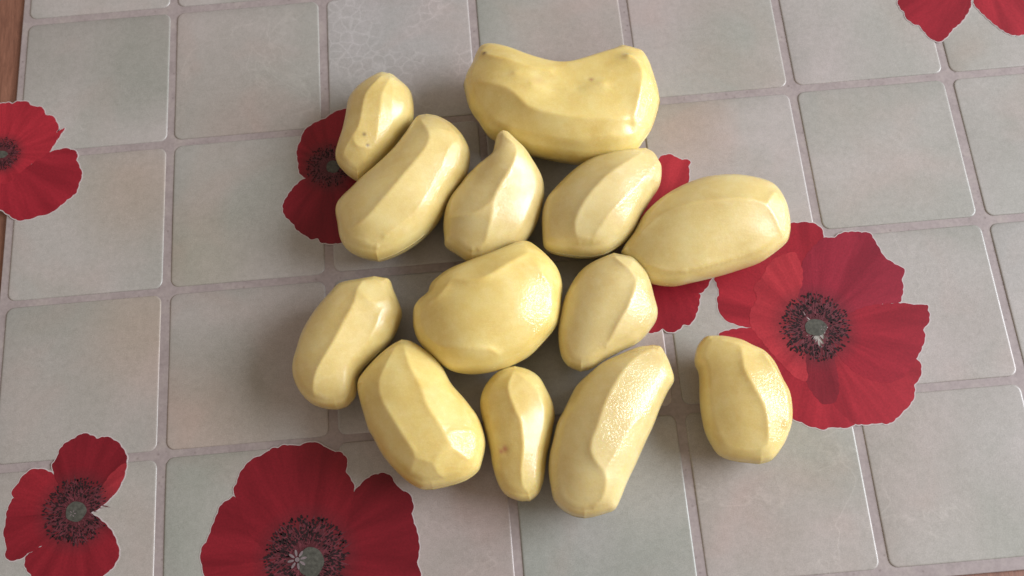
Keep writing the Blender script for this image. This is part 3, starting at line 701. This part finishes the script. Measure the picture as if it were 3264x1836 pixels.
potato('small narrow peeled potato, upper left, against the top of the long curved one',
 [(1250,240),(1212,237),(1160,265),(1130,292),(1109,325),(1101,375),(1091,420),(1077,460),(1068,492),(1071,517),(1085,537),(1112,562),(1145,580)],
 [(1250,240),(1262,246),(1279,260),(1307,285),(1318,312),(1321,360),(1312,395),(1282,432),(1248,480),(1210,520),(1180,552),(1145,580)],
 [[(1215,242),(1170,290),(1157,330),(1150,375),(1138,412),(1123,432),(1098,478),(1088,515)],
  [(1246,246),(1220,295),(1211,355),(1203,415),(1190,482)],
  ([(1256,245),(1252,300),(1250,360),(1245,400),(1225,445),(1190,482),(1160,565)], 0.95),
  [(1123,432),(1136,462),(1170,471),(1190,482)]],
 spots=[(1160, 433, 7, 0, .7), (1171, 467, 6, 0, .8), (1190, 440, 50, 2, .9), (1205, 390, 40, 2, .9)], seed=1)
potato('long curved peeled potato with wet right side, left of the teardrop shaped one',
 [(1362,370),(1326,380),(1290,432),(1250,485),(1200,535),(1150,577),(1120,606),(1090,632),(1072,655),(1067,680),(1073,715),(1082,760),(1105,795),(1142,817),(1175,826),(1205,831)],
 [(1362,370),(1400,377),(1440,397),(1470,425),(1490,455),(1501,487),(1498,525),(1488,560),(1462,600),(1435,640),(1403,698),(1362,745),(1322,777),(1275,805),(1235,822),(1205,831)],
 [[(1340,380),(1352,398),(1368,428),(1362,460),(1332,502),(1295,545),(1262,585),(1222,632),(1170,690),(1120,728),(1090,735)],
  [(1352,398),(1390,408),(1430,418),(1474,432)],
  [(1474,432),(1436,465),(1412,525),(1390,565),(1360,622),(1322,675),(1275,715),(1222,755)],
  ([(1474,432),(1480,475),(1476,522),(1434,588),(1382,655),(1335,708),(1280,748),(1207,783),(1162,765),(1110,745)], 0.93),
  [(1207,783),(1207,828)]],
 spots=[(1440, 490, 60, 2, .9), (1420, 560, 50, 2, .9), (1390, 620, 40, 2, .9)], seed=2)
potato('biggest peeled potato, bean shaped with a hollow upper side, topmost of the group',
 [(1477,270),(1485,242),(1502,210),(1515,178),(1530,155),(1555,146),(1590,149),(1632,162),(1682,184),(1720,197),(1765,209),(1807,212),(1857,197),(1907,177),(1957,160),(1980,151),(2020,160),(2050,171),(2070,202),(2087,250),(2100,290),(2105,325)],
 [(1477,270),(1482,300),(1495,347),(1520,382),(1550,425),(1585,448),(1630,466),(1680,482),(1742,496),(1805,507),(1855,514),(1920,510),(1980,500),(2027,480),(2052,450),(2077,415),(2095,367),(2105,325)],
 [([(1530,160),(1560,174),(1620,188),(1690,212),(1760,225)], (1, 1, .97, .90, .82)),
  ([(1485,268),(1530,262),(1590,270),(1635,292),(1685,338),(1735,354)], 1.0),
  ([(1735,354),(1850,372),(1950,376),(2018,378)], (1.0, .94, .97)),
  ([(1500,320),(1560,398),(1640,442),(1740,468),(1850,480),(1960,462),(2030,420),(2080,370)], 1.0),
  ([(2000,172),(2024,182),(2043,212),(2050,242),(2042,292),(2030,342),(2018,378),(2035,405)], (1, 1, 1.04, 1.04, 1.04, 1, 1)),
  ([(1690,265),(1760,285),(1840,285),(1930,265)], (.90, .74, .70, .82)),
  ([(1640,230),(1720,240),(1780,245)], (.95, .80, .74))],
 kz=.80, hollow=True, dents=[(2013, 405, .0040, .0009)],
 spots=[(1541, 165, 8, 0, 1), (1885, 246, 8, 0, .4), (1878, 250, 6, 1, .7), (1723, 256, 20, 1, .22), (2075, 330, 60, 2, .9), (2080, 260, 50, 2, .9), (2050, 420, 40, 2, .9)], seed=3)
potato('teardrop shaped peeled potato, its pointed tip touching the bean shaped one',
 [(1601,418),(1585,428),(1577,445),(1572,472),(1565,495),(1542,515),(1520,532),(1500,552),(1480,572),(1462,597),(1435,632),(1418,670),(1412,720),(1415,765),(1418,785),(1450,807),(1480,828),(1505,838)],
 [(1601,418),(1622,424),(1650,450),(1680,480),(1705,520),(1727,560),(1736,595),(1735,637),(1720,695),(1693,748),(1655,785),(1600,808),(1545,832),(1505,838)],
 [[(1608,432),(1644,466),(1643,500),(1625,540),(1596,585),(1574,632),(1568,675),(1558,725),(1545,772),(1525,822)],
  ([(1625,436),(1668,478),(1700,530),(1714,585),(1690,645),(1668,690),(1630,745),(1575,800)], 0.92),
  [(1570,640),(1520,675),(1460,690),(1430,690)],
  [(1430,770),(1470,800),(1525,822)]],
 kz=.90, lift=(1610, 420, 230, .014), spots=[(1640, 620, 60, 2, .9), (1640, 560, 50, 2, .9)], seed=4)
potato('peeled potato with a broad pale face, touching the right end of the bean shaped one',
 [(2057,477),(2030,480),(1980,487),(1930,497),(1887,510),(1842,535),(1800,570),(1755,617),(1735,647),(1725,685),(1726,747),(1733,788),(1767,807),(1820,816),(1850,819)],
 [(2057,477),(2085,492),(2102,517),(2111,540),(2106,590),(2080,632),(2050,682),(2028,730),(1995,770),(1942,805),(1895,818),(1850,819)],
 [[(2045,486),(1988,520),(1932,560),(1880,617),(1846,672),(1833,712),(1838,755),(1845,808)],
  [(2092,520),(2060,558),(2005,615),(1950,672),(1915,722),(1893,760),(1885,808)],
  ([(2095,580),(2078,612),(2020,655),(1988,700),(1972,745),(1945,785)], 0.93),
  [(1838,755),(1893,760)], [(2060,558),(2095,580)]],
 spots=[(2075, 545, 45, 2, .9), (2020, 640, 60, 2, .9), (2090, 590, 30, 2, .9)], seed=5)
potato('wide oval peeled potato with one broad smooth face up, resting partly on the poppies',
 [(1978,805),(1990,780),(2017,742),(2050,685),(2100,637),(2150,605),(2195,585),(2250,568),(2325,561),(2400,569),(2450,582),(2482,607),(2507,652),(2519,700),(2521,735)],
 [(1978,805),(1990,825),(2015,850),(2045,882),(2085,903),(2150,910),(2210,899),(2275,883),(2350,862),(2425,835),(2475,803),(2510,772),(2521,735)],
 [[(2040,745),(2110,680),(2200,648),(2300,635),(2388,634),(2440,652),(2468,685),(2484,722),(2497,760)],
  [(2010,835),(2070,852),(2160,866),(2260,852),(2360,828),(2440,795),(2484,765),(2497,760)],
  [(2440,652),(2470,610)]],
 kz=.80, dents=[(2330, 790, .018, .0007)], spots=[(2505, 670, 60, 2, .9), (2512, 710, 40, 2, .9)], seed=6)
potato('largest roundish peeled potato, in the middle of the group',
 [(1316,1012),(1318,985),(1335,960),(1360,940),(1369,915),(1385,895),(1430,862),(1492,838),(1555,815),(1605,792),(1650,773),(1685,772),(1717,792),(1755,827),(1782,862),(1794,905),(1791,950)],
 [(1316,1012),(1318,1048),(1335,1092),(1370,1130),(1405,1160),(1442,1182),(1492,1191),(1542,1188),(1592,1176),(1642,1157),(1692,1130),(1742,1082),(1775,1040),(1787,995),(1791,950)],
 [[(1440,888),(1490,892),(1540,885),(1585,860),(1635,830),(1685,806)],
  ([(1672,782),(1690,810),(1712,842),(1738,890),(1755,930),(1760,975),(1755,1035),(1732,1080),(1690,1115)], 0.95),
  [(1335,1060),(1400,1100),(1490,1108),(1560,1112),(1590,1130)],
  [(1440,888),(1400,940),(1340,985)]],
 kz=.86, spots=[(1720, 980, 60, 2, .9), (1730, 1040, 50, 2, .9), (1740, 920, 45, 2, .9)], seed=7)
potato('rounded peeled potato with a glistening right face, right of the largest roundish one',
 [(1952,809),(1910,827),(1867,850),(1835,880),(1810,920),(1792,960),(1780,1010),(1776,1060),(1780,1112),(1790,1145),(1812,1170),(1850,1186)],
 [(1952,809),(1985,816),(2022,825),(2057,860),(2075,902),(2087,945),(2099,990),(2095,1022),(2077,1050),(2060,1072),(2030,1097),(1985,1118),(1930,1148),(1890,1175),(1850,1186)],
 [[(2015,832),(2008,858),(2027,888),(2016,940),(1998,985),(1973,1030),(1948,1077),(1922,1128),(1900,1160)],
  [(2027,888),(2062,892)], [(1960,820),(2008,858)], [(2027,888),(2068,960),(2080,1020),(2050,1068)]],
 spots=[(2050, 940, 60, 2, .9), (2060, 1000, 60, 2, .9), (2040, 880, 40, 2, .9)], seed=8)
potato('oblong peeled potato with a lit middle facet, leftmost of the lower rows',
 [(1197,881),(1150,890),(1085,905),(1050,940),(1012,982),(980,1027),(957,1072),(943,1122),(935,1150),(932,1185),(940,1222),(962,1260),(995,1290),(1037,1303),(1075,1306)],
 [(1197,881),(1222,885),(1246,892),(1258,925),(1275,967),(1283,1000),(1272,1040),(1255,1077),(1225,1112),(1187,1148),(1160,1176),(1142,1205),(1140,1240),(1132,1268),(1107,1295),(1075,1306)],
 [[(1155,895),(1137,922),(1128,962),(1101,1015),(1076,1065),(1042,1120),(1014,1167),(998,1215),(1000,1260)],
  ([(1244,898),(1243,952),(1216,990),(1194,1045),(1171,1090),(1150,1124),(1110,1190),(1080,1245),(1068,1295)], (1, 1, 1, 1, .98, .93, .90, .88)),
  [(1137,922),(1190,962),(1243,952)]],
 spots=[(1230, 958, 35, 2, .9)], seed=9)
potato('large peeled potato with bright facets at its lower right end, lower left of the group',
 [(1282,1082),(1250,1100),(1212,1130),(1175,1167),(1142,1208),(1137,1240),(1145,1280),(1157,1322),(1172,1368),(1187,1395),(1210,1440),(1235,1474),(1270,1512),(1305,1542),(1342,1560),(1380,1561)],
 [(1282,1082),(1312,1087),(1350,1110),(1390,1142),(1415,1175),(1440,1220),(1475,1262),(1503,1298),(1525,1328),(1542,1368),(1551,1415),(1542,1465),(1527,1502),(1492,1530),(1455,1545),(1417,1554),(1380,1561)],
 [[(1262,1105),(1225,1170),(1205,1225),(1217,1278),(1250,1332),(1288,1392),(1318,1435),(1325,1457),(1380,1477),(1395,1505),(1432,1540)],
  [(1285,1100),(1305,1160),(1342,1230),(1362,1292),(1397,1347),(1416,1388),(1440,1425),(1490,1462),(1508,1462)],
  ([(1340,1118),(1400,1200),(1447,1262),(1488,1315),(1512,1372),(1528,1402),(1508,1462),(1495,1495),(1450,1532)], 0.93),
  [(1416,1388),(1450,1375),(1512,1372)], [(1440,1425),(1400,1450),(1380,1477)], [(1325,1457),(1300,1520)]],
 spots=[(1490, 1410, 60, 2, .9)], seed=10)
potato('smallest slim peeled potato with a tiny reddish scar, between the two big lower ones',
 [(1642,1166),(1605,1173),(1575,1192),(1545,1228),(1530,1267),(1529,1305),(1537,1350),(1548,1395),(1560,1440),(1567,1482),(1580,1530),(1597,1565),(1620,1585),(1655,1597),(1690,1598)],
 [(1642,1166),(1685,1177),(1722,1202),(1747,1245),(1765,1285),(1771,1325),(1766,1360),(1758,1405),(1745,1460),(1740,1505),(1732,1545),(1717,1578),(1690,1598)],
 [[(1638,1185),(1620,1235),(1643,1305),(1660,1345),(1666,1430),(1662,1480),(1666,1540),(1690,1578)],
  ([(1638,1185),(1700,1228),(1728,1290),(1735,1350),(1722,1430),(1710,1500),(1705,1550)], 0.98)],
 dents=[(1602, 1437, .0035, .0007)], spots=[(1605, 1431, 10, 1, .9), (1596, 1440, 8, 1, .8)], seed=11)
potato('long peeled potato with a sparkling wet facet, lowest of the group',
 [(2080,1100),(2030,1107),(1967,1132),(1917,1156),(1880,1186),(1838,1225),(1817,1260),(1792,1310),(1772,1350),(1760,1402),(1749,1450),(1746,1500),(1752,1550),(1762,1592),(1785,1622),(1822,1645),(1862,1653)],
 [(2080,1100),(2105,1105),(2120,1125),(2137,1160),(2152,1212),(2132,1252),(2105,1310),(2088,1352),(2060,1412),(2030,1480),(2002,1537),(1980,1592),(1962,1625),(1930,1638),(1895,1648),(1862,1653)],
 [[(2082,1108),(2030,1137),(1992,1175),(1955,1230),(1926,1292),(1906,1355),(1888,1400),(1884,1435),(1902,1470),(1925,1503),(1932,1530),(1927,1565),(1912,1600),(1880,1632)],
  ([(2108,1128),(2112,1150),(2098,1195),(2070,1255),(2050,1325),(2034,1385),(2022,1440),(2005,1490)], 0.9),
  [(2015,1350),(1970,1432),(1925,1503)], [(2050,1325),(2015,1350)],
  [(1880,1632),(1910,1625),(1950,1626)]],
 kz=.94, spots=[(1990, 1280, 100, 2, .9), (2040, 1180, 80, 2, .9), (1960, 1380, 70, 2, .9), (2050, 1120, 50, 2, .9)], seed=12)
potato('lone peeled potato set apart at the lower right, its right side glaring white',
 [(2272,1070),(2245,1074),(2220,1105),(2212,1152),(2224,1185),(2227,1222),(2230,1277),(2237,1332),(2246,1372),(2265,1415),(2292,1452),(2335,1470),(2385,1477),(2420,1481)],
 [(2272,1070),(2310,1072),(2360,1082),(2397,1100),(2435,1118),(2470,1155),(2495,1210),(2517,1252),(2526,1302),(2524,1352),(2510,1397),(2495,1427),(2462,1467),(2420,1481)],
 [[(2295,1082),(2355,1100),(2367,1127),(2376,1178),(2405,1232),(2435,1288),(2448,1340),(2450,1385),(2446,1414),(2420,1436)],
   ([(2440,1125),(2485,1200),(2508,1265),(2514,1325),(2505,1385),(2485,1420)], 1.2)],
 kz=.78, ringf=.95, dents=[(2228, 1188, .005, .0006)], spots=[(2480, 1330, 90, 2, .9), (2500, 1390, 60, 2, .9), (2480, 1230, 70, 2, .9)], seed=13)
